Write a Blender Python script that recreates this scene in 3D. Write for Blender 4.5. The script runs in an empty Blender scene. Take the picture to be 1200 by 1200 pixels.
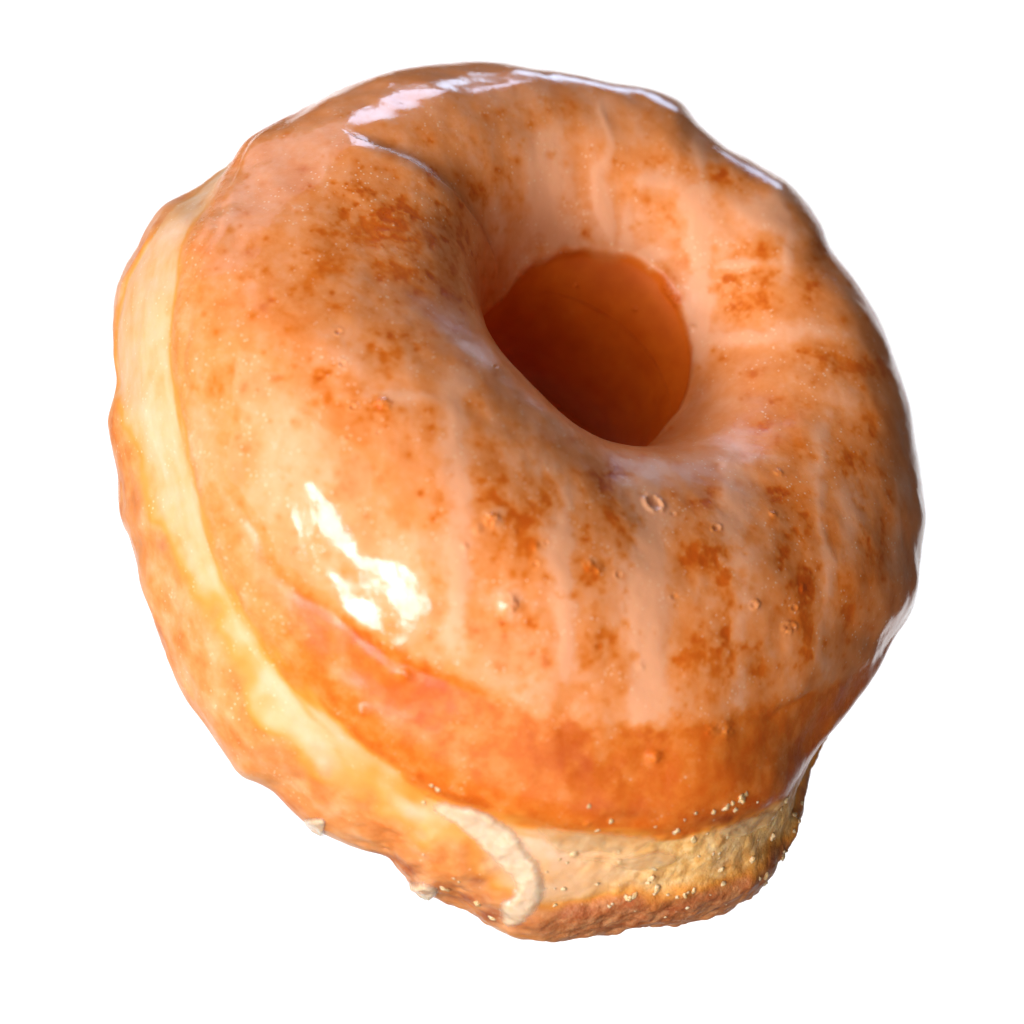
import bpy, math
import numpy as np

# ------------------------------------------------------------------ units
# 1 working unit = 0.1 mm.  The doughnut is about 98 mm across and 44 mm tall.
U = 1e-4
CAM = 4500.0                      # camera stands 0.45 m in front of the doughnut
scene = bpy.context.scene
rng = np.random.RandomState(7)

# ------------------------------------------------------------------ numpy value noise
_T = rng.rand(64, 64, 64).astype(np.float32) * 2 - 1
def vnoise(p):
    q = np.floor(p).astype(np.int64)
    f = (p - q).astype(np.float32)
    f = f * f * f * (f * (f * 6 - 15) + 10)
    q0 = q & 63; q1 = (q + 1) & 63
    x0, y0, z0 = q0[:, 0], q0[:, 1], q0[:, 2]
    x1, y1, z1 = q1[:, 0], q1[:, 1], q1[:, 2]
    fx, fy, fz = f[:, 0], f[:, 1], f[:, 2]
    a = _T[x0, y0, z0] * (1 - fx) + _T[x1, y0, z0] * fx
    b = _T[x0, y1, z0] * (1 - fx) + _T[x1, y1, z0] * fx
    c = _T[x0, y0, z1] * (1 - fx) + _T[x1, y0, z1] * fx
    d = _T[x0, y1, z1] * (1 - fx) + _T[x1, y1, z1] * fx
    return (a * (1 - fy) + b * fy) * (1 - fz) + (c * (1 - fy) + d * fy) * fz
def fbm(p, scale, octv=3, off=0.0, gain=0.5):
    s = np.zeros(len(p), np.float32); a = 1.0; t = 0
    q = p / scale + off
    for _ in range(octv):
        s += a * vnoise(q); t += a; a *= gain; q = q * 2.03 + 17.3
    return s / t
def sst(a, b, x):
    t = np.clip((x - a) / (b - a), 0, 1)
    return t * t * (3 - 2 * t)
def gauss(x, w):
    return np.exp(-(x / w) ** 2)

# ------------------------------------------------------------------ frame
# working axes: X to the right, Y away from the camera, Z up
T = math.radians(44)
D2 = np.array([0.55, 0.83]); D2 /= np.linalg.norm(D2)
N = np.array([D2[0] * math.sin(T), -math.cos(T), D2[1] * math.sin(T)])
E1 = np.array([D2[1], 0.0, -D2[0]])
E2 = np.cross(N, E1)              # points to the upper right, away
def px2(P):
    k = CAM / (CAM + P[:, 1])
    return 600 + P[:, 0] * k, 600 - P[:, 2] * k

NT, NP = 1500, 760
th = np.linspace(0, 2 * np.pi, NT, endpoint=False)
ph = np.linspace(0, 2 * np.pi, NP, endpoint=False)
TH, PH = np.meshgrid(th, ph, indexing='ij')
TH = TH.ravel(); PH = PH.ravel()

C0 = np.array([18.0, 0.0, 94.0])
def sup(c, e):
    return np.sign(c) * np.abs(c) ** e
c, s = np.cos(PH), np.sin(PH)
up = s >= 0
r_in = 116.0; r_out = 482.0
am = (r_in + r_out) / 2; aw = (r_out - r_in) / 2
ex = np.where(up, np.where(c < 0, 0.86, 0.96), 0.80)
ez = np.where(up, 0.94, 0.72)
rr = am + aw * sup(c, ex)
zz = np.where(up, 215.0, 215.0) * sup(s, ez)
# the hole is a funnel: its mouth widens upward, the throat sits a little below the crest
inner = sst(0.1, -0.9, c)
rr = rr + np.where(up, inner * 10 * np.clip(s, 0, 1) ** 1.5, -inner * 88 * sst(.5, 1.0, -s))  # bottom of the hole drawn nearly shut to keep backdrop light out
# lower half tapers in a little
rr = rr - np.where(up, 0, sst(0.0, 1.0, -s) * 28 * (c > 0) * c)
# ring is fatter at the near side than at the far side (angle of the near side: -E2)
near = np.cos(TH + np.pi / 2)     # 1 at -E2
side = np.cos(TH - np.pi)         # 1 at -E1 (upper left)
HC = 6 * near                     # hole is not quite centred
ctr = sst(r_out, r_in, rr)      # the hole sits a little off centre
lx = rr * np.cos(TH) + 9 * ctr; ly = rr * np.sin(TH) + 56 * ctr
zz = np.where(up, zz * (1 + 0.06 * near + 0.05 * side), zz)
P = C0 + lx[:, None] * E1 + ly[:, None] * E2 + zz[:, None] * N
def grid_normals(P):
    G = P.reshape(NT, NP, 3)
    a = np.roll(G, -1, 0) - np.roll(G, 1, 0)
    b = np.roll(G, -1, 1) - np.roll(G, 1, 1)
    n = np.cross(a, b).reshape(-1, 3)
    n /= np.linalg.norm(n, axis=1)[:, None] + 1e-9
    return n
NB = grid_normals(P)
if np.mean(np.einsum('ij,ij->i', NB, P - C0 - am * (np.cos(TH)[:, None] * E1 + np.sin(TH)[:, None] * E2))) < 0:
    FLIP = True; NB = -NB
else:
    FLIP = False
def normals(P):
    n = grid_normals(P)
    return -n if FLIP else n

# ------------------------------------------------------------------ broad lumps
P = P + NB * (fbm(P, 210, 2, 3.1) * 12)[:, None]

# outline of the real doughnut: the rough radius of the dough all the way round
OUT = [(550,75),(600,76),(660,85),(720,98),(775,107),(800,118),(820,145),(850,172),(890,196),(920,212),(945,238),
(962,265),(970,293),(1000,330),(1025,368),(1040,400),(1055,440),(1067,475),(1072,530),(1080,580),(1083,602),
(1077,640),(1073,690),(1064,716),(1037,755),(1030,775),(1002,818),(975,858),(952,897),(941,930),(942,950),
(935,975),(915,1005),(900,1030),(880,1050),(855,1065),(800,1080),(720,1090),(640,1100),(610,1098),(580,1085),
(540,1060),(490,1045),(475,1025),(460,1005),(430,995),(385,980),(360,966),(320,925),(280,908),(262,880),
(240,845),(215,810),(195,765),(180,725),(163,685),(155,640),(140,605),(138,560),(133,530),(128,510),(128,475),
(135,455),(135,420),(133,370),(140,330),(160,295),(175,265),(195,240),(225,225),(265,195),(290,165),(330,145),
(375,122),(400,108),(450,88),(500,78)]
def polar(x, y):
    dx, dy = x - 605, 590 - y
    return np.hypot(dx, dy), np.mod(np.arctan2(dy, dx), 2 * np.pi)
ox, oy = [], []
for i in range(len(OUT)):
    a, b = OUT[i], OUT[(i + 1) % len(OUT)]
    for k in range(12):
        ox.append(a[0] + (b[0] - a[0]) * k / 12); oy.append(a[1] + (b[1] - a[1]) * k / 12)
orho, opsi = polar(np.array(ox), np.array(oy))
o = np.argsort(opsi); opsi = opsi[o]; orho = orho[o]
BINS = 720
for it in range(2):
    x, y = px2(P)
    rho, psi = polar(x, y)
    bi = (psi / (2 * np.pi) * BINS).astype(int) % BINS
    mx = np.zeros(BINS); np.maximum.at(mx, bi, rho)
    bc = (np.arange(BINS) + .5) / BINS * 2 * np.pi
    tgt = np.interp(bc, opsi, orho, period=2 * np.pi)
    if it == 0: print('SIL ratio', np.round((tgt / mx)[::36], 3))
    ratio = tgt / mx
    if it == 0:   # smooth first pass moves the body, second one the small notches near the rim
        ker = np.exp(-(np.arange(-30, 31) / 14.0) ** 2); ker /= ker.sum()
        ratio = np.convolve(np.r_[ratio[-30:], ratio, ratio[:30]], ker, 'valid')
    else:
        ker = np.exp(-(np.arange(-6, 7) / 2.2) ** 2); ker /= ker.sum()
        ratio = np.convolve(np.r_[ratio[-6:], ratio, ratio[:6]], ker, 'valid')
    rv = np.interp(psi, bc, ratio, period=2 * np.pi)
    ms = np.interp(psi, bc, mx, period=2 * np.pi)
    w = sst(0.30, 1.0, rho / ms) if it == 0 else sst(0.80, 1.0, rho / ms)
    f = 1 + (rv - 1) * w
    k = CAM / (CAM + P[:, 1])
    nx = 605 + (x - 605) * f; ny = 590 + (y - 590) * f
    P[:, 0] = (nx - 600) / k; P[:, 2] = (600 - ny) / k

# ------------------------------------------------------------------ find a surface point under a spot of the photograph
def build_lookup(P, nn):
    x, y = px2(P)
    front = nn[:, 1] < 0.25
    xi = np.clip(np.round(x).astype(int), 0, 1199); yi = np.clip(np.round(y).astype(int), 0, 1199)
    idx = np.where(front)[0]
    o = idx[np.argsort(-P[idx, 1])]
    L = -np.ones((1200, 1200), np.int64)
    L[yi[o], xi[o]] = o
    return L
def locate(L, P, px, py, rad=4):
    for r in (rad, 8, 16, 30):
        x0, x1 = max(0, int(px) - r), min(1200, int(px) + r + 1)
        y0, y1 = max(0, int(py) - r), min(1200, int(py) + r + 1)
        v = L[y0:y1, x0:x1].ravel(); v = v[v >= 0]
        if len(v):
            d = P[v, 1]
            v = v[d < d.min() + 40]
            X, Y = px2(P[v])
            return v[np.argmin((X - px) ** 2 + (Y - py) ** 2)]
    return None
NB = normals(P)
L = build_lookup(P, NB)
def curve(pts, default=None):
    """angle around the cross-section as a function of the angle round the ring"""
    q = []
    for a, b in zip(pts[:-1], pts[1:]):
        m = max(2, int(math.hypot(a[0] - b[0], a[1] - b[1]) / 12))
        for k in range(m): q.append((a[0] + (b[0] - a[0]) * k / m, a[1] + (b[1] - a[1]) * k / m))
    q.append(pts[-1])
    T_, F_ = [], []
    for p in q:
        i = locate(L, P, *p)
        T_.append(TH[i]); F_.append((PH[i] + np.pi / 2) % (2 * np.pi) - np.pi / 2)
    T_ = np.array(T_); F_ = np.array(F_)
    o = np.argsort(T_); T_ = T_[o]; F_ = F_[o]
    g = np.interp(th, T_, F_, period=2 * np.pi)
    ker = np.exp(-(np.arange(-24, 25) / 9.0) ** 2); ker /= ker.sum()
    g = np.convolve(np.r_[g[-24:], g, g[:24]], ker, 'valid')
    return np.repeat(g, NP)
CREASE = [(262,203),(222,290),(203,390),(214,490),(245,620),(290,725),(370,815),(440,882),(515,928),(600,957),(700,973),(800,970),(880,950),(938,918)]
GLAZE  = [(292,175),(262,250),(228,350),(216,440),(262,560),(330,672),(430,742),(540,800),(640,835),(720,856),(850,836),(930,818),(1000,788),(1032,768)]
BAND   = [(186,262),(140,345),(134,440),(168,560),(208,645),(258,726),(312,796),(372,852),(436,896),(490,925),(535,965),(590,1035),(650,1068),(740,1050),(860,1035),(925,985)]
HOLE_EDGE = [(590,350),(605,328),(628,308),(655,298),(690,292),(730,298),(770,318),(798,352),(812,400),(810,440),(795,485),(775,508)]
PHa = (PH + np.pi / 2) % (2 * np.pi) - np.pi / 2      # -90..270 deg
fc = curve(CREASE); fg = curve(GLAZE); fb = curve(BAND)
fh = curve(HOLE_EDGE)
print('hole', np.degrees(fh[::NP * 100]).round(0))
fb = np.minimum(fb, fc - 0.12); fg = np.maximum(fg, fc + 0.08)
print('crease deg', np.degrees(fc[::NP * 100]).round(0), 'glaze', np.degrees(fg[::NP * 100]).round(0), 'band', np.degrees(fb[::NP * 100]).round(0))
arc = 200.0                                           # mm/10 per radian, roughly, on the outside
dc = (PHa - fc) * arc; dg = (PHa - fg) * arc; db = (PHa - fb) * arc
outer = sst(2.3, 1.9, PHa)                            # only the outside of the ring

# ------------------------------------------------------------------ sculpt
wob = fbm(P, 70, 3, 9.0)
wet = outer * sst(2, -14, dc) * sst(610, 720, px2(P)[0]) * (PHa > -1.2)
disp = np.zeros(len(P), np.float32)
soft_l = .45 + .55 * sst(200, 420, px2(P)[0])
# the top crust overhangs the pale waist: step at the crease with a soft lip
disp += soft_l * outer * (-10 * sst(8, -20, dc + 5 * wob) + 5 * gauss(dc - 18, 18)) * sst(-.9, -.2, PHa)
disp += soft_l * outer * 11 * sst(6, -14, db + 6 * wob) * sst(-.9, -.2, PHa)
# thick glaze ends in a low step
gl_var = .5 + .9 * fbm(P, 80, 2, 61.)
disp += 2.0 * gl_var * sst(-8, 8, dg + 12 * wob) * (PHa > -.3) * (PHa < 2.9)
disp += outer * -1.6 * gl_var * gauss(dg + 5 + 12 * wob, 6)
# lumps
dh = (PHa - fh) * 150 + 6 * wob
disp += (PHa > 1.5) * (1.6 * gauss(dh + 5, 6) - 3.5 * sst(-2, 10, dh))
disp += fbm(P, 95, 3, 1.7) * 3.6 + fbm(P, 34, 2, 5.5) * .3
low = outer * sst(20, -30, db) + (PHa < -.9) * 1.0
low = np.clip(low, 0, 1)
lowr = low * sst(380, 470, px2(P)[0])                 # torn, crumbly part of the underside
disp += low * fbm(P, 50, 3, 2.2) * 3.2 + lowr * (fbm(P, 30, 3, 7.2, .5) * 5)

disp += wet * (np.clip(fbm(P, 17, 2, 52., .5), -.2, 1) * 3.4)
def seg_dist(P, A, B):
    ab = B - A; t = np.clip(((P - A) @ ab) / (ab @ ab), 0, 1)
    return np.linalg.norm(P - (A + t[:, None] * ab), axis=1)
# fold running from the outer rim into the hole (upper left)
FOLD = [(395,150),(418,163),(445,175),(480,192),(510,212),(545,246),(570,282),(584,322)]
fi = [locate(L, P, *p) for p in FOLD]
FP = P[fi]
fth = np.interp(PHa, np.sort(PHa[fi]), TH[fi][np.argsort(PHa[fi])])
fold_s = ((TH - fth + np.pi) % (2 * np.pi) - np.pi) * (rr)      # signed distance round the ring
x_, y_ = px2(P[fi]); 
leftsign = np.sign(np.mean(fold_s[[locate(L, P, p[0] - 30, p[1] + 30) for p in FOLD[2:6]]]))
ph0 = PHa[fi].min()
fs = fold_s * leftsign                                 # > 0 on the puffed, left-hand side
frng = sst(ph0 - .02, ph0 + .28, PHa) * sst(135, 178, px2(P)[1]) * sst(0.35, 0.9, PHa) * sst(2.9, 2.3, PHa)
disp += frng * np.where(fs > 0, 5 * np.exp(-np.abs(fs) / 75) * sst(-16, 22, fs) , -8 * np.exp(-np.abs(fs) / 70)* sst(-8, 22, -fs))
P = P + NB * disp[:, None]
NB = normals(P); L = build_lookup(P, NB)

# ------------------------------------------------------------------ marks on the glaze (position on the surface, half width, half height, strength)
def blob(field, px, py, rx, ry, a, soft=1.0, ang=0.0, mode='add'):
    i = locate(L, P, px, py)
    if i is None: return
    d = P - P[i]
    R = 3.0 * max(rx, ry) + 4
    m = np.where((np.abs(d[:, 0]) < R) & (np.abs(d[:, 2]) < R) & (np.abs(d[:, 1]) < R * 1.6))[0]
    if not len(m): return
    q = d[m]
    ca, sa = math.cos(ang), math.sin(ang)
    u = q[:, 0] * ca + q[:, 2] * sa; v = -q[:, 0] * sa + q[:, 2] * ca
    w = wobs[m]
    r2 = (u / rx) ** 2 + (v / ry) ** 2 + (q[:, 1] / (R)) ** 2
    r = np.sqrt(r2) * (1 + 0.35 * w)
    val = a * np.exp(-r ** (2 * soft) * 0.9)
    if mode == 'max': field[m] = np.maximum(field[m], val)
    else: field[m] += val
wobs = fbm(P, 14, 3, 4.4, .6) * 2
bare = np.zeros(len(P), np.float32)
BARE = [(363,220,7,5,.5),(390,225,8,6,.5),(413,223,9,6,.7),(450,247,26,16,.75),(430,280,48,28,.7),(470,268,30,26,.6),(383,317,22,12,.6),(360,340,13,13,.4),
(320,352,9,6,.6),(395,360,8,7,.7),(297,313,9,16,.5),(233,337,10,22,.4),(477,390,12,7,.7),(443,400,9,9,.7),(382,435,5,5,.9),(337,387,9,14,.45),(460,415,16,9,.6),
(650,180,9,9,.8),(583,200,8,9,.7),(598,195,7,7,.6),(563,220,10,12,.8),(595,233,7,9,.7),(684,273,7,9,1.),(740,268,6,7,.9),(633,285,5,10,.7),(500,167,12,7,.8),
(683,237,10,20,.5),(787,257,14,14,.8),(500,213,11,10,.8),(587,133,8,6,.6),(657,130,9,7,.6),(547,160,10,8,.5),(538,262,14,20,.5),
(847,207,34,13,1.1),(830,237,6,9,.9),(883,290,20,11,.95),(857,327,20,14,.95),(863,362,17,14,.9),(950,343,10,16,.8),(937,243,12,9,.7),(967,290,22,26,.8),
(963,413,22,9,1.),(1003,433,34,9,1.),(893,343,8,26,.6),(780,330,30,12,.5),(800,300,14,12,.4),(740,215,13,11,.4),(765,190,18,9,.4),
(330,440,12,6,.6),(367,440,12,6,.55),(447,437,9,6,.5),(250,457,7,14,.5),(392,463,13,8,.5),(347,467,5,4,.6),(450,490,22,10,.75),(447,474,12,9,.7),(350,497,9,7,.35),
(290,523,9,8,.5),(260,517,4,7,.5),(400,557,10,12,.5),(493,577,5,5,.8),(247,570,6,14,.5),(267,617,10,10,.4),(317,683,10,11,.5),(313,697,8,8,.5),(397,630,14,10,.5),
(580,575,10,8,.8),(552,550,6,5,.6),(505,500,6,12,.6),(528,507,8,8,.8),(512,590,9,9,.5),(518,608,9,7,.6),(590,610,28,24,.85),(625,590,26,22,.7),(615,640,22,18,.85),
(560,660,8,8,.5),(533,687,8,6,.6),(558,680,7,7,.6),(641,677,6,7,1.),(671,699,7,6,.9),(720,607,22,18,.85),(715,656,16,13,.9),(690,665,13,10,.9),(742,640,8,30,.5),
(740,703,7,9,.7),(733,717,5,6,.6),(753,722,6,7,.6),(697,712,8,6,.4),(610,715,12,12,.8),(629,731,7,7,.8),(531,737,6,6,.7),(557,737,6,6,.7),(590,745,22,14,.5),(615,780,13,12,.6),
(520,712,20,10,.3),(690,770,26,22,.6),(705,745,16,12,.5),(740,770,14,14,.5),(640,475,10,6,.5),(575,520,24,5,.6),(700,565,22,9,.6),(720,550,20,14,.6),
(825,590,16,8,.8),(830,575,8,9,.6),(880,623,7,6,.9),(923,628,6,6,.8),(912,583,9,14,.8),(908,575,12,5,.6),(822,622,9,7,.6),(815,655,20,14,.9),(845,665,16,26,.8),
(830,640,20,10,.7),(935,680,12,30,.5),(914,655,7,8,.7),(946,680,8,50,1.),(943,735,8,22,.8),(978,653,8,30,.4),(890,775,12,22,.9),(850,735,7,30,.6),(830,760,24,22,.7),
(850,790,20,24,.6),(805,780,14,20,.5),(995,710,14,22,.7),(945,765,6,5,.9),(960,790,5,5,.7),(1012,592,6,8,.9),(1010,628,5,9,1.1),(1001,570,7,9,.7),(1020,655,12,18,.5),
(960,530,30,13,.6),(995,535,14,9,.7),(947,475,18,12,.5),(895,498,8,6,.7),(1005,500,9,7,.6),(1043,585,7,12,.7),(1035,640,7,26,.7),(1025,500,8,20,.5),(915,470,7,4,.5),
(875,437,20,9,.3),(850,420,10,8,.4),(720,330,30,8,.5),(830,395,8,5,.5),
(550,350,40,40,.3),(540,300,30,40,.35),(495,330,24,30,.35)]
wobs_k = wobs
for b in BARE:
    blob(bare, b[0], b[1], b[2] * 1.05, b[3] * 1.05, b[4] * .8, soft=.7)
bare *= np.clip(.62 + 1.1 * fbm(P, 11, 3, 77., .6), .1, 1.2)
# small freckles
fr = np.zeros(len(P), np.float32)
for k in range(900):
    px_, py_ = rng.uniform(215, 1050), rng.uniform(110, 860)
    q = rng.rand() ** 2
    blob(fr, px_, py_, 2.0 + 4 * q, 2.0 + 4.5 * q, rng.uniform(.15, .5), soft=.9, mode='max')
# milky runs of the glaze: straight lines along the falling curtain of icing
milk = np.zeros(len(P), np.float32)
X_, Y_ = px2(P)
def run(x, y0, y1, w, a, slope=0.0):
    xx = X_ - (x + slope * (Y_ - (y0 + y1) / 2)) + 14 * fbm(P * np.array([1, 1, .45]), 30, 2, x * .11)
    m = sst(y0 - 18, y0 + 18, Y_) * sst(y1 + 18, y1 - 18, Y_) * (NB[:, 1] < .5)
    milk[:] = np.maximum(milk, a * np.clip(.95 + .7 * fbm(P, 45, 2, x * .3), .2, 1.2) * np.exp(-np.abs(xx / (w * 1.25)) ** 2) * m)
for r_ in [(535,440,760,11,.75),(657,560,800,10,.75),(757,545,860,17,.95),(862,530,640,13,.8),(872,640,850,10,.6),(962,470,560,11,.6),(965,560,790,9,.5),
           (645,150,285,16,.7),(711,120,280,7,.7),(745,240,300,12,.4),(816,170,420,11,.85),(921,200,330,9,.6),(1000,560,640,14,.5),(585,230,300,8,.3),(600,560,620,6,.2),(1052,560,680,5,.5)]:
    run(*r_)
for b in [(870,310,34,6,.9),(765,298,34,7,.6),(870,396,48,8,.8),(930,390,40,14,.6),(760,213,34,9,.5),(900,255,34,24,.8),(660,265,30,22,.5),(975,470,30,14,.4),
          (1000,650,20,16,.4),(470,465,60,6,.5),(880,540,60,7,.5),(590,700,26,14,.5),(640,550,20,12,.4),(845,290,22,30,.4),(960,390,40,14,.5)]:
    blob(milk, *b, soft=1.0, mode='max')
blot = fbm(P, 60, 3, 12.0) * .5 + fbm(P * np.array([1.6, 1, .6]), 30, 3, 22.0) * .5
thick = 0.72 + 0.34 * blot + 0.7 * milk - bare * (1 - .55 * milk) - fr * .8 * (1 - .6 * milk)
# right side browner, its shade put into the colour; shoulder carries hardly any icing
thick -= .10 * sst(760, 1000, X_)
inhole = sst(-.045, .055, PHa - fh + .09 * fbm(P, 40, 2, 3.3)) * sst(4.75, 4.4, PHa)
shoulder = sst(8, -8, dg + 9 * wobs * .5) * outer * sst(-.6, -.3, dc / arc + .3)
thick = np.clip(thick, 0, 1.2)
sh_t = .24 + .30 * blot + .22 * fbm(P, 16, 3, 71., .6) + .50 * sst(400, 240, X_)
thick = thick * (1 - shoulder) + np.clip(sh_t, 0, 1) * shoulder
thick = thick * (1 - inhole) + np.clip(.10 + .2 * blot, 0, 1) * inhole
matte = np.clip(shoulder * .55 + .75 * sst(1.3, 1.75, PHa) * (1 - inhole), 0, 1)
_g = P[locate(L, P, 788, 347)]
matte *= 1 - gauss(np.linalg.norm(P - _g, axis=1), 32)
# pale waist
dcn = dc + 12 * fbm(P, 60, 3, 31.) ; dbn = db + 16 * fbm(P, 55, 3, 41.)
streak = fbm(np.stack([np.cos(TH) * 9, np.sin(TH) * 9, dc / 9], 1), 1.0, 3, 5.)
dcn = dcn + 10 * streak
pale = sst(6, -22, dcn) * sst(-16, 12, dbn) * outer
under = sst(10, -14, dbn) * outer + (PHa < -1.0) * 1.0
under = np.clip(under, 0, 1) * (PHa < 1.5)
burn = np.zeros(len(P), np.float32)
for b in [(455,1006,22,9,1.),(440,1000,14,6,.8),(480,1018,12,9,.8),(545,1052,26,9,.9),(575,1072,18,8,.9),(525,1038,14,7,.7),(560,1030,10,14,.6),(375,915,10,12,.6),(350,905,12,6,.4),(575,1010,14,16,.5),
          (192,640,8,10,.5),(160,590,8,26,.4),(165,640,8,20,.3),(700,1065,40,9,.6),(742,1060,20,14,.8),(690,1072,24,8,.6),(800,1060,30,10,.4),(846,1010,8,8,.7),(850,1030,9,4,.6),
          (300,880,40,10,.25),(720,1080,40,7,.6),(735,955,26,6,.5),(850,958,30,6,.8),(880,948,16,6,.6),(660,1072,20,8,.5),(780,1062,16,10,.7),(830,1050,20,8,.6),(880,1035,14,10,.6),(905,1005,8,14,.5),(640,1085,30,8,.6),(610,1080,16,10,.7)]:
    blob(burn, *b, soft=.8, mode='max')
crumb = under * sst(600, 680, X_) * .9 + sst(650, 800, X_) * pale * .8 + .5 * burn * under
crumb = np.clip(crumb, 0, 1)
# little bubbles burst in the icing
BUB = [(765,591,11,7,-.6,4.0),(396,390,4,4,0,1.6),(401,427,4,4,0,1.6),(409,511,4,4,0,1.5),(443,508,3,3,0,1.4),(413,477,4,4,0,1.6),(580,430,3,3,0,1.),(640,637,3,3,0,1.2),(589,731,3,3,0,1.2),
       (700,758,3,3,0,1.2),(839,619,5,4,0,1.6),(789,699,4,4,0,1.4),(883,708,5,4,.4,1.5),(724,674,4,4,0,1.4),(923,735,8,5,0,2.2),(788,602,4,3,0,1.2),(627,660,4,4,0,1.3),(930,712,4,4,0,1.3)]
dent = np.zeros(len(P), np.float32)
for (bx, by, rx, ry, ang, h) in BUB:
    i = locate(L, P, bx, by); d = P - P[i]
    m = np.where(np.linalg.norm(d, axis=1) < 3 * rx)[0]; q = d[m]
    ca, sa = math.cos(ang), math.sin(ang)
    u = (q[:, 0] * ca + q[:, 2] * sa) / rx; v = (-q[:, 0] * sa + q[:, 2] * ca) / ry
    r = np.sqrt(u * u + v * v)
    dent[m] += .75 * h * (gauss(r - 1.05, .32) * (.45 + .5 * wobs[m]) - 1.0 * gauss(r, .7))
# translucent sugar blisters standing proud
BLI = [(779,337,6,4.5),(786,345,6,5),(793,354,6,4.5),(812,385,4,3.5),(675,334,3,2.5),(744,362,3,2.5),(447,474,11,3.5),(577,608,9,4),(596,709,12,5),(560,620,6,2),(690,664,7,2.5),(767,887,9,4),(475,790,8,3),(425,832,7,3),(885,708,6,2),(922,737,8,2.5),(688,965,4,2),(500,930,6,2),
       (905,602,5,2),(912,555,6,1.6),(700,668,6,2),(627,640,5,2),(940,690,5,1.5),(750,780,5,1.5),(545,640,4,1.6),(850,855,14,2.0),(832,856,10,1.5)]
for (bx, by, r0, h) in BLI:
    i = locate(L, P, bx, by); d = np.linalg.norm(P - P[i], axis=1)
    m = np.where(d < 3 * r0)[0]
    dent[m] += h * gauss(d[m], r0 * .8) * (1 + .8 * fbm(P[m], 4, 2, 8.))
# thickness of the icing gives a soft relief
relief = np.clip(.72 + .34 * blot + .7 * milk, 0, 1.3) * 1.5 * (1 - inhole) - bare * .5 * (1 - under)
P = P + NB * (dent + relief)[:, None]
NV = normals(P)
for nm_, q_ in (('window', (410, 630)), ('window', (340, 540)), ('window', (480, 740)), ('sky', (620, 92)), ('sky', (760, 115)), ('sky', (430, 140)), ('pink', (300, 270)), ('hole', (790, 350)), ('hole', (820, 510))):
    i = locate(L, P, *q_); v = P[i] - np.array([0, -CAM, 0]); v /= np.linalg.norm(v); n_ = NV[i]
    print('REFL', nm_, q_, np.round(n_, 2), np.round(v - 2 * (v @ n_) * n_, 2))

# ------------------------------------------------------------------ materials
def nt(name):
    m = bpy.data.materials.new(name); m.use_nodes = True
    t = m.node_tree; t.nodes.clear()
    out = t.nodes.new('ShaderNodeOutputMaterial')
    b = t.nodes.new('ShaderNodeBsdfPrincipled')
    t.links.new(b.outputs[0], out.inputs[0])
    return m, t, b
class NB_:
    def __init__(s, t): s.t = t; s.n = t.nodes; s.l = t.links
    def attr(s, name):
        a = s.n.new('ShaderNodeAttribute'); a.attribute_name = name; return a.outputs['Fac']
    def math(s, op, a, b=None, c=None, clamp=False):
        m = s.n.new('ShaderNodeMath'); m.operation = op; m.use_clamp = clamp
        for i, v in enumerate((a, b, c)):
            if v is None: continue
            if isinstance(v, (int, float)): m.inputs[i].default_value = v
            else: s.l.new(v, m.inputs[i])
        return m.outputs[0]
    def noise(s, scale, detail=4, rough=.5, off=0, vec=None):
        t = s.n.new('ShaderNodeTexNoise'); t.inputs['Scale'].default_value = scale
        t.inputs['Detail'].default_value = detail; t.inputs['Roughness'].default_value = rough
        m = s.n.new('ShaderNodeMapping'); m.inputs['Location'].default_value = (off, off * .7, off * .3)
        s.l.new(vec or s.co(), m.inputs[0]); s.l.new(m.outputs[0], t.inputs['Vector'])
        return t.outputs['Fac']
    def co(s):
        if not hasattr(s, '_c'): s._c = s.n.new('ShaderNodeTexCoord').outputs['Object']
        return s._c
    def vor(s, scale, feat='F1', rnd=1.0, off=0):
        t = s.n.new('ShaderNodeTexVoronoi'); t.inputs['Scale'].default_value = scale; t.feature = feat
        t.inputs['Randomness'].default_value = rnd
        m = s.n.new('ShaderNodeMapping'); m.inputs['Location'].default_value = (off, off * .7, off * .3)
        s.l.new(s.co(), m.inputs[0]); s.l.new(m.outputs[0], t.inputs['Vector'])
        return t
    def ramp(s, x, a, b, lo=0., hi=1.):
        m = s.n.new('ShaderNodeMapRange'); m.interpolation_type = 'SMOOTHSTEP'
        s.l.new(x, m.inputs[0])
        for i, v in zip((1, 2, 3, 4), (a, b, lo, hi)): m.inputs[i].default_value = v
        return m.outputs[0]
    def mix(s, f, a, b):
        m = s.n.new('ShaderNodeMix'); m.data_type = 'RGBA'
        if isinstance(f, (int, float)): m.inputs[0].default_value = f
        else: s.l.new(f, m.inputs[0])
        for i, v in ((6, a), (7, b)):
            if isinstance(v, tuple): m.inputs[i].default_value = (*v, 1)
            else: s.l.new(v, m.inputs[i])
        return m.outputs[2]
    def cramp(s, x, stops):
        r = s.n.new('ShaderNodeValToRGB'); e = r.color_ramp.elements
        while len(e) < len(stops): e.new(.5)
        for k, (p, c_) in enumerate(stops): e[k].position = p; e[k].color = (*c_, 1)
        s.l.new(x, r.inputs[0]); return r.outputs[0]

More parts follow.
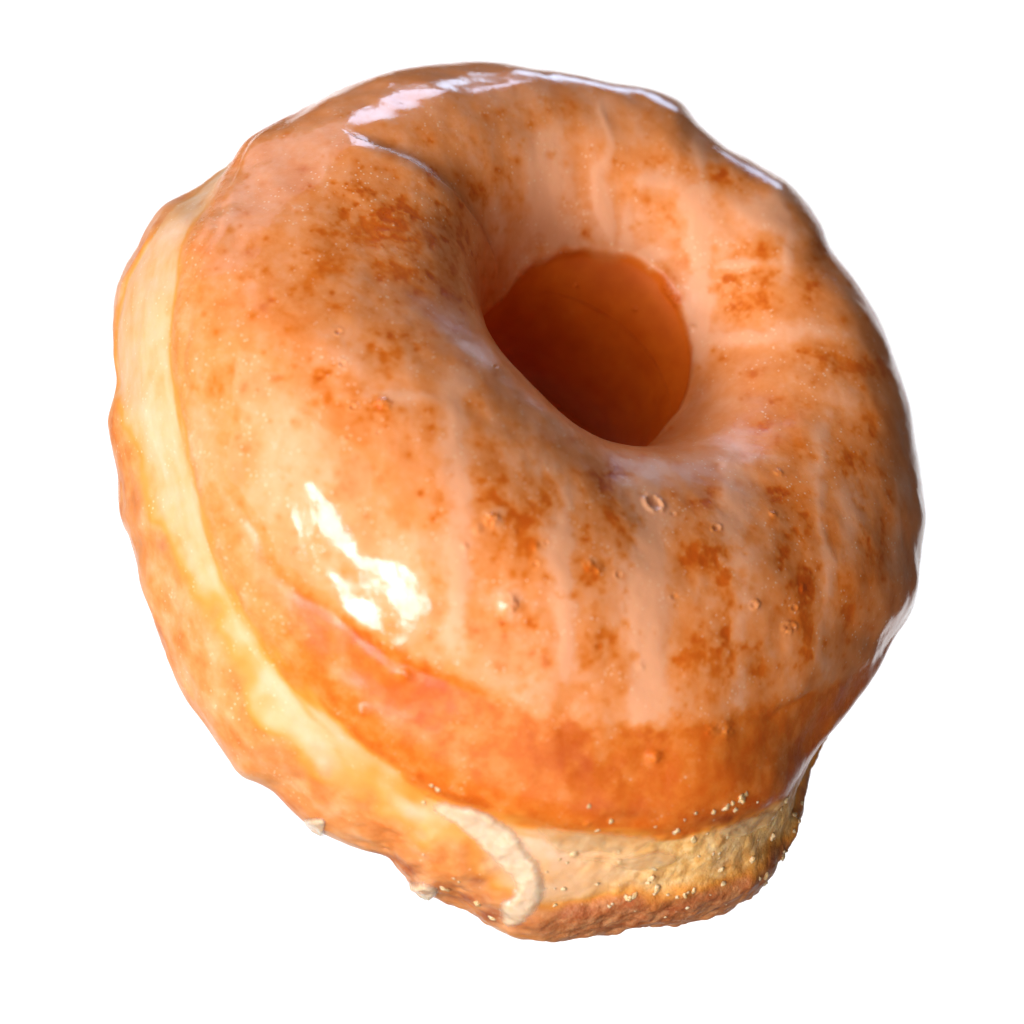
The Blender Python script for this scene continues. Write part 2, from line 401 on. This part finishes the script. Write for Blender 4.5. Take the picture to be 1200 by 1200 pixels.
dough_m, t, bs = nt('glazed_dough')
g = NB_(t)
tk = g.attr('icing'); pl = g.attr('pale'); un = g.attr('under'); cr = g.attr('crumb')
n1 = g.noise(900, 5, .6, 1); n2 = g.noise(260, 5, .6, 2); n3 = g.noise(2600, 3, .6, 3)
tk2 = g.math('ADD', tk, g.math('ADD', g.math('MULTIPLY', g.math('SUBTRACT', n1, .5), .42), g.math('MULTIPLY', g.math('SUBTRACT', n2, .5), .5)), clamp=True)
# crust: reddish brown where well fried, amber elsewhere ; icing lies over it as a milky veil
crust = g.cramp(g.noise(170, 4, .6, 5), [(0.30, (.44, .055, .003)), (0.52, (.60, .11, .007)), (0.72, (.72, .17, .011))])
top = g.cramp(tk2, [(0.0, (.58, .095, .006)), (0.30, (.68, .165, .018)), (0.65, (.765, .255, .074)), (1.0, (.82, .358, .178))])
top = g.mix(g.math('MULTIPLY', g.ramp(tk2, .45, 0.0), .5), top, crust)
pmid = g.ramp(pl, .0, .55)
palec = g.cramp(g.math('ADD', g.noise(220, 4, .55, 7), g.math('MULTIPLY', g.attr('streak'), .16)), [(0.26, (.76, .33, .11)), (0.42, (.77, .40, .18)), (0.62, (.78, .45, .25)), (.78, (.80, .51, .32))])
undc = g.cramp(g.math('ADD', g.math('MULTIPLY', n2, .6), g.math('MULTIPLY', g.noise(110, 4, .6, 9), .4)), [(0.34, (.60, .14, .018)), (0.49, (.72, .26, .075)), (0.64, (.78, .38, .18))])
crc = g.cramp(g.math('ADD', g.math('MULTIPLY', n1, .5), g.math('MULTIPLY', g.noise(420, 5, .7, 11), .5)), [(0.34, (.18, .034, .010)), (0.47, (.40, .115, .035)), (0.62, (.62, .28, .12))])
crp = g.cramp(g.math('ADD', g.math('MULTIPLY', n1, .5), g.math('MULTIPLY', g.noise(420, 5, .7, 11), .5)), [(0.36, (.74, .30, .045)), (0.5, (.86, .47, .14)), (0.62, (.90, .62, .30))])
col = g.mix(un, top, undc)
col = g.mix(g.math('MULTIPLY', cr, g.math('MULTIPLY', un, .85)), col, crc)
col = g.mix(pmid, col, (.76, .27, .035))
col = g.mix(g.math('MULTIPLY', g.attr('hole'), .8), col, g.mix(n2, (.52, .065, .003), (.84, .18, .010)))
col = g.mix(g.ramp(pl, .30, 1.0), col, g.mix(cr, palec, crp))
bn = g.math('MULTIPLY', g.attr('burn'), g.ramp(n2, .30, .60))
col = g.mix(bn, col, (.28, .040, .008))
# fine sugar specks
vs = g.vor(1500, 'F1', 1, 3)
speck = g.math('MULTIPLY', g.ramp(vs.outputs['Distance'], .24, .12), g.ramp(g.noise(300, 3, .5, 21), .44, .62))
speck = g.math('MULTIPLY', speck, g.ramp(tk2, .15, .5))
col = g.mix(g.math('MULTIPLY', speck, .45), col, (.95, .78, .55))
t.links.new(col, bs.inputs['Base Color'])
t.links.new(g.math('MULTIPLY', g.math('SUBTRACT', 1.0, g.attr('hole')), .25), bs.inputs['Subsurface Weight'])
bs.inputs['Subsurface Radius'].default_value = (1.0, .42, .16)
bs.inputs['Subsurface Scale'].default_value = .0022
bs.inputs['IOR'].default_value = 1.45
t.links.new(g.math('SUBTRACT', g.math('SUBTRACT', .45, g.math('MULTIPLY', g.attr('hole'), .33)), g.math('MULTIPLY', g.attr('matte'), .27)), bs.inputs['Specular IOR Level'])
rgh = g.math('ADD', g.math('ADD', .06, g.math('MULTIPLY', n1, .14)), g.math('ADD', g.math('MULTIPLY', un, .12), g.math('MULTIPLY', pl, .24)))
rgh = g.math('ADD', rgh, g.math('MULTIPLY', cr, .06))
rgh = g.math('ADD', rgh, g.math('MULTIPLY', g.attr('hole'), .35))
rgh = g.math('ADD', rgh, g.math('MULTIPLY', g.attr('matte'), .26))
t.links.new(rgh, bs.inputs['Roughness'])
bs.inputs['Coat Weight'].default_value = .0
bs.inputs['Coat Roughness'].default_value = .08
def bump(t, h, dist, strength, prev=None):
    b = t.nodes.new('ShaderNodeBump'); b.inputs['Distance'].default_value = dist; b.inputs['Strength'].default_value = strength
    t.links.new(h, b.inputs['Height'])
    if prev: t.links.new(prev, b.inputs['Normal'])
    return b.outputs[0]
b1 = bump(t, g.noise(210, 3, .5, 31), .0012, .10)
b2 = bump(t, g.noise(700, 4, .55, 32), .0003, .07, b1)
b3 = bump(t, g.ramp(g.vor(1500, 'F1', 1, 3).outputs['Distance'], .30, .05), .00006, .15, b2)
ch = g.math('MULTIPLY', g.math('ADD', g.noise(480, 4, .6, 40), g.math('MULTIPLY', g.noise(1400, 3, .6, 44), .45)), cr)
b4 = bump(t, ch, .0006, .6, b3)
t.links.new(b4, bs.inputs['Normal'])
t.links.new(b3, bs.inputs['Coat Normal'])

icing_m, t, bi_ = nt('set_icing')
g = NB_(t)
colr = g.cramp(g.noise(500, 4, .6, 2), [(0.3, (.86, .50, .30)), (0.6, (.90, .60, .40))])
t.links.new(colr, bi_.inputs['Base Color'])
bi_.inputs['Subsurface Weight'].default_value = .6
bi_.inputs['Subsurface Radius'].default_value = (1, .6, .35); bi_.inputs['Subsurface Scale'].default_value = .0025
bi_.inputs['Roughness'].default_value = .15
t.links.new(g.math('MULTIPLY', g.ramp(g.math('ADD', g.attr('depth'), g.math('MULTIPLY', g.noise(700, 4, .6, 8), .5)), .15, 1.1), .88), bi_.inputs['Alpha'])
t.links.new(bump(t, g.noise(900, 4, .6, 3), .0003, .5), bi_.inputs['Normal'])

wet_m, t, bw_ = nt('clear_icing')
g = NB_(t)
t.links.new(g.cramp(g.noise(500, 4, .6, 2), [(0.3, (.88, .46, .17)), (0.6, (.92, .58, .30))]), bw_.inputs['Base Color'])
bw_.inputs['Subsurface Weight'].default_value = .5
bw_.inputs['Subsurface Radius'].default_value = (1, .6, .35); bw_.inputs['Subsurface Scale'].default_value = .0025
bw_.inputs['Roughness'].default_value = .12
t.links.new(g.math('MULTIPLY', g.ramp(g.math('ADD', g.attr('depth'), g.math('MULTIPLY', g.noise(500, 4, .6, 8), .8)), .3, 1.3), .5), bw_.inputs['Alpha'])
t.links.new(bump(t, g.noise(420, 4, .6, 3), .0005, .5), bw_.inputs['Normal'])

crumb_m, t, bc_ = nt('sugar_crumb')
g = NB_(t)
t.links.new(g.cramp(g.noise(900, 4, .6, 2), [(0.3, (.74, .38, .15)), (0.6, (.84, .52, .27))]), bc_.inputs['Base Color'])
bc_.inputs['Subsurface Weight'].default_value = .5
bc_.inputs['Subsurface Radius'].default_value = (1, .6, .35); bc_.inputs['Subsurface Scale'].default_value = .0015
bc_.inputs['Roughness'].default_value = .3
t.links.new(bump(t, g.noise(2500, 4, .6, 3), .0002, .6), bc_.inputs['Normal'])

back_m, t, bb_ = nt('white_paper')
g = NB_(t)
t.links.new(g.cramp(g.noise(3, 3, .5), [(0.3, (.88, .88, .88)), (0.7, (.90, .90, .90))]), bb_.inputs['Base Color'])
bb_.inputs['Roughness'].default_value = 1; bb_.inputs['Specular IOR Level'].default_value = 0

# ------------------------------------------------------------------ objects
def link(o): scene.collection.objects.link(o); return o
root = link(bpy.data.objects.new('doughnut', None))
root['label'] = 'ring doughnut with shiny cracked sugar icing, pale waist and crumbly underside on plain white'
root['category'] = 'doughnut'
# the doughnut's own frame: origin in the hole's centre, z along its axis
Rm = np.stack([E1, E2, N], 1)       # columns
from mathutils import Matrix
M4 = Matrix([[*(Rm[0]), C0[0] * U], [*(Rm[1]), C0[1] * U], [*(Rm[2]), C0[2] * U], [0, 0, 0, 1]])
root.matrix_world = M4
def to_local(Q): return ((Q - C0) @ Rm) * U
LP = to_local(P); LN = NV @ Rm
ti, pi_ = np.meshgrid(np.arange(NT), np.arange(NP), indexing='ij')
v0 = (ti * NP + pi_).ravel(); v1 = (((ti + 1) % NT) * NP + pi_).ravel()
v2 = (((ti + 1) % NT) * NP + (pi_ + 1) % NP).ravel(); v3 = (ti * NP + (pi_ + 1) % NP).ravel()
F = np.stack([v0, v1, v2, v3], 1)
if FLIP: F = F[:, ::-1]
region = np.zeros(len(P), np.int8)          # 0 top crust, 1 waist, 2 underside
region[(dc < -2) & (PHa < 1.6)] = 1
region[(db < 0) & (PHa < 1.6)] = 2
fr_ = region[F[:, 0]]
def part(name, sel, mat, label=None):
    f = F[sel]; used, inv = np.unique(f, return_inverse=True)
    inv = inv.reshape(f.shape)
    me = bpy.data.meshes.new(name)
    me.vertices.add(len(used)); me.vertices.foreach_set('co', LP[used].astype(np.float32).ravel())
    me.loops.add(len(f) * 4); me.loops.foreach_set('vertex_index', inv.astype(np.int32).ravel())
    me.polygons.add(len(f)); me.polygons.foreach_set('loop_start', np.arange(0, len(f) * 4, 4, dtype=np.int32))
    me.update(calc_edges=True)
    me.polygons.foreach_set('use_smooth', np.ones(len(f), bool))
    for nm, arr in (('icing', thick), ('matte', matte), ('streak', streak), ('hole', inhole), ('burn', burn), ('pale', pale), ('under', under), ('crumb', crumb)):
        a = me.attributes.new(nm, 'FLOAT', 'POINT'); a.data.foreach_set('value', arr[used].astype(np.float32))
    me.validate()
    me.normals_split_custom_set_from_vertices(LN[used].astype(np.float32))
    me.materials.append(mat)
    o = link(bpy.data.objects.new(name, me)); o.parent = root
    if label: o['label'] = label
    return o
part('top_crust', fr_ == 0, dough_m, 'amber top crust under milky streaked icing')
part('waist', fr_ == 1, dough_m, 'pale unfried band round the waist')
part('underside', fr_ == 2, dough_m, 'rough glazed underside')

# ---- thick icing sheet / drips: outline laid on the surface, domed thickness
NB = NV; L = build_lookup(P, NB)
from mathutils.bvhtree import BVHTree
def patch(name, pts, h, mat, seed=0, edge=5.0, cell=2.2, jag=1.2, label=None, lift=0.0):
    """closed outline of points on the doughnut -> a solid lump of icing lying on it"""
    i = locate(L, P, np.mean([p[0] for p in pts]), np.mean([p[1] for p in pts]))
    base = [P[locate(L, P, *p)] for p in pts]
    base = np.array(base); cen = base.mean(0)
    u_, s_, vt = np.linalg.svd(base - cen); nrm = vt[2]
    if nrm[1] > 0: nrm = -nrm
    a1 = vt[0]; a2 = np.cross(nrm, a1)
    poly = np.stack([(base - cen) @ a1, (base - cen) @ a2], 1)
    # smooth closed outline
    for _ in range(3):
        q = np.empty((len(poly) * 2, 2)); nx = np.roll(poly, -1, 0)
        q[0::2] = .75 * poly + .25 * nx; q[1::2] = .25 * poly + .75 * nx; poly = q
    rn = np.random.RandomState(seed)
    poly += rn.uniform(-jag, jag, poly.shape) * .5
    lo, hi = poly.min(0) - 2, poly.max(0) + 2
    gx = np.arange(lo[0], hi[0], cell); gy = np.arange(lo[1], hi[1], cell)
    GX, GY = np.meshgrid(gx, gy, indexing='ij'); q = np.stack([GX.ravel(), GY.ravel()], 1)
    ins = np.zeros(len(q), bool); dist = np.full(len(q), 1e9); near_ = np.zeros_like(q)
    for k in range(len(poly)):
        a, b = poly[k], poly[(k + 1) % len(poly)]
        cond = (a[1] > q[:, 1]) != (b[1] > q[:, 1])
        with np.errstate(divide='ignore', invalid='ignore'):
            xc = (b[0] - a[0]) * (q[:, 1] - a[1]) / (b[1] - a[1]) + a[0]
        ins ^= cond & (q[:, 0] < xc)
        ab = b - a; tt = np.clip(((q - a) @ ab) / max(ab @ ab, 1e-9), 0, 1)
        pr = a + tt[:, None] * ab; dd = np.linalg.norm(q - pr, axis=1)
        mm = dd < dist; dist[mm] = dd[mm]; near_[mm] = pr[mm]
    # grid points just outside snap to the outline, so the rim is clean
    out_near = (~ins) & (dist < cell * 1.5)
    q[out_near] = near_[out_near]; dist[out_near] = 0
    keep = ins | out_near
    # height of the dough below
    near_v = np.where(np.linalg.norm(P - cen, axis=1) < np.abs(poly).max() * 1.5 + 30)[0]
    near_v = near_v[(NV[near_v] @ nrm) > 0.0]
    pl2 = np.stack([(P[near_v] - cen) @ a1, (P[near_v] - cen) @ a2], 1); hh = (P[near_v] - cen) @ nrm
    cs = 3.0; gi = ((pl2 - lo + 20) / cs).astype(int); W = int((hi - lo).max() / cs) + 20
    ok = (gi >= 0).all(1) & (gi < W).all(1)
    H = np.full((W, W), -1e9); np.maximum.at(H, (gi[ok, 0], gi[ok, 1]), hh[ok])
    for _ in range(6):
        bad = H < -1e8
        if not bad.any(): break
        S = [np.roll(np.roll(H, a, 0), b, 1) for a in (-1, 0, 1) for b in (-1, 0, 1)]
        S = np.max(S, 0); H[bad] = S[bad]
    H[H < -1e8] = 0
    for _ in range(2):
        H = (H + np.roll(H, 1, 0) + np.roll(H, -1, 0) + np.roll(H, 1, 1) + np.roll(H, -1, 1)) / 5
    qg = (q - lo + 20) / cs - .5; q0 = np.clip(qg.astype(int), 0, W - 2); fr2 = np.clip(qg - q0, 0, 1)
    hb = (H[q0[:, 0], q0[:, 1]] * (1 - fr2[:, 0]) + H[q0[:, 0] + 1, q0[:, 1]] * fr2[:, 0]) * (1 - fr2[:, 1]) + \
         (H[q0[:, 0], q0[:, 1] + 1] * (1 - fr2[:, 0]) + H[q0[:, 0] + 1, q0[:, 1] + 1] * fr2[:, 0]) * fr2[:, 1]
    e = np.clip(dist / edge, 0, 1); dome = np.sqrt(1 - (1 - e) ** 2)
    n3_ = np.stack([q[:, 0], q[:, 1], q[:, 0] * 0], 1)
    dome = sst(0, 1, e) ** .8
    topz = hb + lift + dome * h * (1 + .9 * fbm(n3_, 18, 3, seed + .3)) + .3
    botz = hb - 5.0 + lift * .3
    Vt = cen + q[:, :1] * a1 + q[:, 1:] * a2 + topz[:, None] * nrm
    Vb = cen + q[:, :1] * a1 + q[:, 1:] * a2 + botz[:, None] * nrm
    nxg, nyg = len(gx), len(gy)
    idx = np.arange(nxg * nyg).reshape(nxg, nyg)
    qd = np.stack([idx[:-1, :-1], idx[1:, :-1], idx[1:, 1:], idx[:-1, 1:]], -1).reshape(-1, 4)
    qd = qd[keep[qd].all(1) & ins[qd].any(1)]
    n_ = len(q); faces = [tuple(f) for f in qd] + [tuple(int(x) + n_ for x in f[::-1]) for f in qd]
    ed = {}
    for f in qd:
        for k in range(4):
            a, b = int(f[k]), int(f[(k + 1) % 4])
            if (b, a) in ed: del ed[(b, a)]
            else: ed[(a, b)] = 1
    for (a, b) in ed: faces.append((b, a, a + n_, b + n_))
    V = np.concatenate([Vt, Vb]); used = np.unique(np.array([x for f in faces for x in f])); mp = {int(x): k for k, x in enumerate(used)}
    me = bpy.data.meshes.new(name)
    me.from_pydata(to_local(V[used]).tolist(), [], [[mp[int(x)] for x in f] for f in faces])
    dep = np.concatenate([e, e * 0])[used]
    me.update(); at_ = me.attributes.new('depth', 'FLOAT', 'POINT'); at_.data.foreach_set('value', dep.astype(np.float32))
    me.polygons.foreach_set('use_smooth', np.ones(len(me.polygons), bool))
    me.materials.append(mat)
    o = link(bpy.data.objects.new(name, me)); o.parent = root
    if label: o['label'] = label
    return o
patch('icing_drip', [(510,937),(503,950),(527,963),(550,983),(570,1000),(587,1017),(603,1037),(597,1050),(583,1057),(583,1077),(597,1090),(612,1083),(620,1078),(635,1060),
      (642,1047),(640,1030),(637,1017),(622,997),(613,980),(593,963),(560,945),(533,938)], 4.2, icing_m, 3, edge=12, jag=3, label='thick milky icing drip hanging down the underside')
patch('icing_flake', [(352,960),(366,956),(384,958),(383,972),(380,983),(368,978)], 4, icing_m, 5, edge=4)
patch('icing_flake', [(474,1028),(492,1026),(515,1036),(516,1046),(506,1052),(486,1047),(478,1040)], 7, icing_m, 6, edge=6)
patch('icing_flake', [(618,966),(640,990),(663,1006),(688,1000),(710,1002),(740,1006),(757,992),(785,981),(740,976),(700,974),(650,966)], 2.6, wet_m, 7, edge=12)
patch('icing_flake', [(660,1000),(676,1010),(700,1012),(742,1020),(790,1012),(800,1000),(770,992),(735,1004),(700,1000)], 3, wet_m, 9, edge=9)
patch('icing_flake', [(835,975),(850,984),(878,978),(900,966),(915,950),(900,946),(880,956),(852,965)], 3.5, wet_m, 11, edge=7)

# ---- sugar crumbs
def crumb_obj(px_, py_, r, seed, flat=.8):
    i = locate(L, P, px_, py_)
    rn = np.random.RandomState(seed)
    n, m = 14, 10
    a = np.linspace(0, 2 * np.pi, n, endpoint=False); b = np.linspace(-np.pi / 2, np.pi / 2, m)
    V = []
    for bb in b:
        for aa in a: V.append((math.cos(bb) * math.cos(aa), math.cos(bb) * math.sin(aa), math.sin(bb)))
    V = np.array(V); sc = np.array([r * rn.uniform(.8, 1.5), r * rn.uniform(.7, 1.1), r * flat])
    V = V * (1 + .9 * fbm(V + seed * 3.1, .7, 3)[:, None])
    V = V * sc
    nn = NV[i]; t1 = np.cross(nn, [0.3, .2, 1.]); t1 /= np.linalg.norm(t1); t2 = np.cross(nn, t1)
    an = rn.uniform(0, 6.28); t1, t2 = t1 * math.cos(an) + t2 * math.sin(an), t2 * math.cos(an) - t1 * math.sin(an)
    Q = P[i] + nn * r * .12 + V[:, :1] * t1 + V[:, 1:2] * t2 + V[:, 2:] * nn
    faces = [(j * n + k, j * n + (k + 1) % n, (j + 1) * n + (k + 1) % n, (j + 1) * n + k) for j in range(m - 1) for k in range(n)]
    me = bpy.data.meshes.new('sugar_crumb'); me.from_pydata(to_local(Q).tolist(), [], faces); me.update()
    me.polygons.foreach_set('use_smooth', np.ones(len(me.polygons), bool)); me.materials.append(crumb_m)
    o = link(bpy.data.objects.new('sugar_crumb', me)); o.parent = root
CR = [(858,942,7),(868,936,6),(874,930,5),(850,946,5),(862,948,4),(836,952,4),(916,948,5),(938,940,5),(930,955,5),(936,962,6),(930,972,5),(905,980,5),(890,1028,6),(897,1026,5),
      (882,1006,5),(918,998,5),(870,970,7),(880,966,6),(862,975,5),(845,1020,4),(848,1036,5),(793,1052,6),(736,1052,7),(742,1048,5),(765,1030,5),(760,1034,4),(723,996,5),(655,1008,4),
      (672,1000,5),(664,1012,3),(820,1004,4),(806,1046,4),(812,1043,4),(650,1060,4),(700,1035,3),(780,1075,4),(694,985,4),(700,973,4),(690,945,4),(538,1033,5),(532,1030,4),(520,1040,5),
      (560,1060,5),(576,1075,4),(495,1000,3),(640,1020,3),(660,1040,4),(910,1012,5),(925,985,4),(900,955,4),(888,985,3),(836,1000,3),(770,1010,3),(512,925,5),(506,921,4),(496,940,3)]
for k, (a, b, r) in enumerate(CR): crumb_obj(a, b, r * (.38 + .5 * rng.rand()), 100 + k, .6)
for k in range(34):
    a = rng.uniform(640, 940); b = 1000 + rng.uniform(-45, 75) - (a - 640) * .05 * rng.rand() * 2
    crumb_obj(a, b, 1.2 + 3.0 * rng.rand() ** 2, 300 + k, .5)

# ------------------------------------------------------------------ backdrop
def bd():
    me = bpy.data.meshes.new('backdrop')
    X, Z, Y = .45, .42, .80
    vs_, fs_ = [], []
    nx_ = 40
    for k in range(nx_ + 1):
        a = -1 + 2 * k / nx_
        for z in (-Z, Z): vs_.append((a * X, Y - .08 * a * a, z))
    for k in range(nx_): fs_.append((2 * k, 2 * k + 2, 2 * k + 3, 2 * k + 1))
    me.from_pydata(vs_, [], fs_); me.update(); me.materials.append(back_m)
    me.polygons.foreach_set('use_smooth', np.ones(len(me.polygons), bool))
    o = link(bpy.data.objects.new('backdrop', me)); o['kind'] = 'structure'
bd()

# ------------------------------------------------------------------ lights
from mathutils import Vector
def area(name, loc, aim, sx, sy, power, colr, roll=0, spread=180):
    l = bpy.data.lights.new(name, 'AREA'); l.shape = 'RECTANGLE'; l.size = sx; l.size_y = sy; l.energy = power; l.color = colr
    l.spread = math.radians(spread)
    o = link(bpy.data.objects.new(name, l)); o.location = loc
    q = (Vector(aim) - Vector(loc)).to_track_quat('-Z', 'Y')
    o.rotation_euler = (q @ __import__('mathutils').Quaternion((0, 0, 1), math.radians(roll))).to_euler()
    return o
# window light from the lower left, in front
area('window_lamp', (-.44, -.55, -.06), (0, 0, 0), .34, .12, 3.0, (.82, .91, 1), roll=-55)
area('window_lamp', (-.27, -.60, -.25), (0, 0, 0), .26, .11, 2.1, (.82, .91, 1), roll=-55)
# blue skylight above and behind
area('sky_lamp', (.19, .45, .49), (0, 0, 0), .30, .14, .8, (.56, .74, 1))
area('sky_lamp', (.03, .27, .61), (0, 0, 0), .20, .19, 1.0, (.58, .72, 1))
# added soft fill lamps: from the left, overhead for the sheen, from below
area('fill_lamp', (-.60, -.74, .09), (0, 0, 0), 1.0, 1.0, 8.0, (1, .94, .90))
area('fill_lamp', (-.35, .15, .70), (0, 0, 0), .5, .4, .7, (.78, .80, 1))
area('fill_lamp', (.08, -.66, -.52), (0, 0, 0), 0.6, .6, 2.0, (1, .94, .90))
# backdrop lamps
area('backdrop_lamp', (0, .35, .66), (0, .8, .04), 0.9, .1, 2.15, (1, 1, 1), spread=120)
area('backdrop_lamp', (0, .35, -.66), (0, .8, -.04), 0.9, .1, 2.15, (1, 1, 1), spread=120)
w = bpy.data.worlds.new('World'); scene.world = w; w.use_nodes = True
w.node_tree.nodes['Background'].inputs[0].default_value = (.95, .90, .90, 1)
w.node_tree.nodes['Background'].inputs[1].default_value = .06

# ------------------------------------------------------------------ camera
cd = bpy.data.cameras.new('camera'); cam = link(bpy.data.objects.new('camera', cd))
cam.location = (0, -CAM * U, 0); cam.rotation_euler = (math.radians(90), 0, 0)
cd.sensor_width = 36; cd.lens = 36 * CAM / 1200; cd.clip_start = .01; cd.clip_end = 20
cd.dof.use_dof = True; cd.dof.focus_distance = CAM * U - .016; cd.dof.aperture_fstop = 16
scene.camera = cam
scene.render.engine = 'CYCLES'
vs2 = scene.view_settings
vs2.view_transform = 'Standard'; vs2.look = 'None'; vs2.exposure = 0.16; vs2.gamma = 1
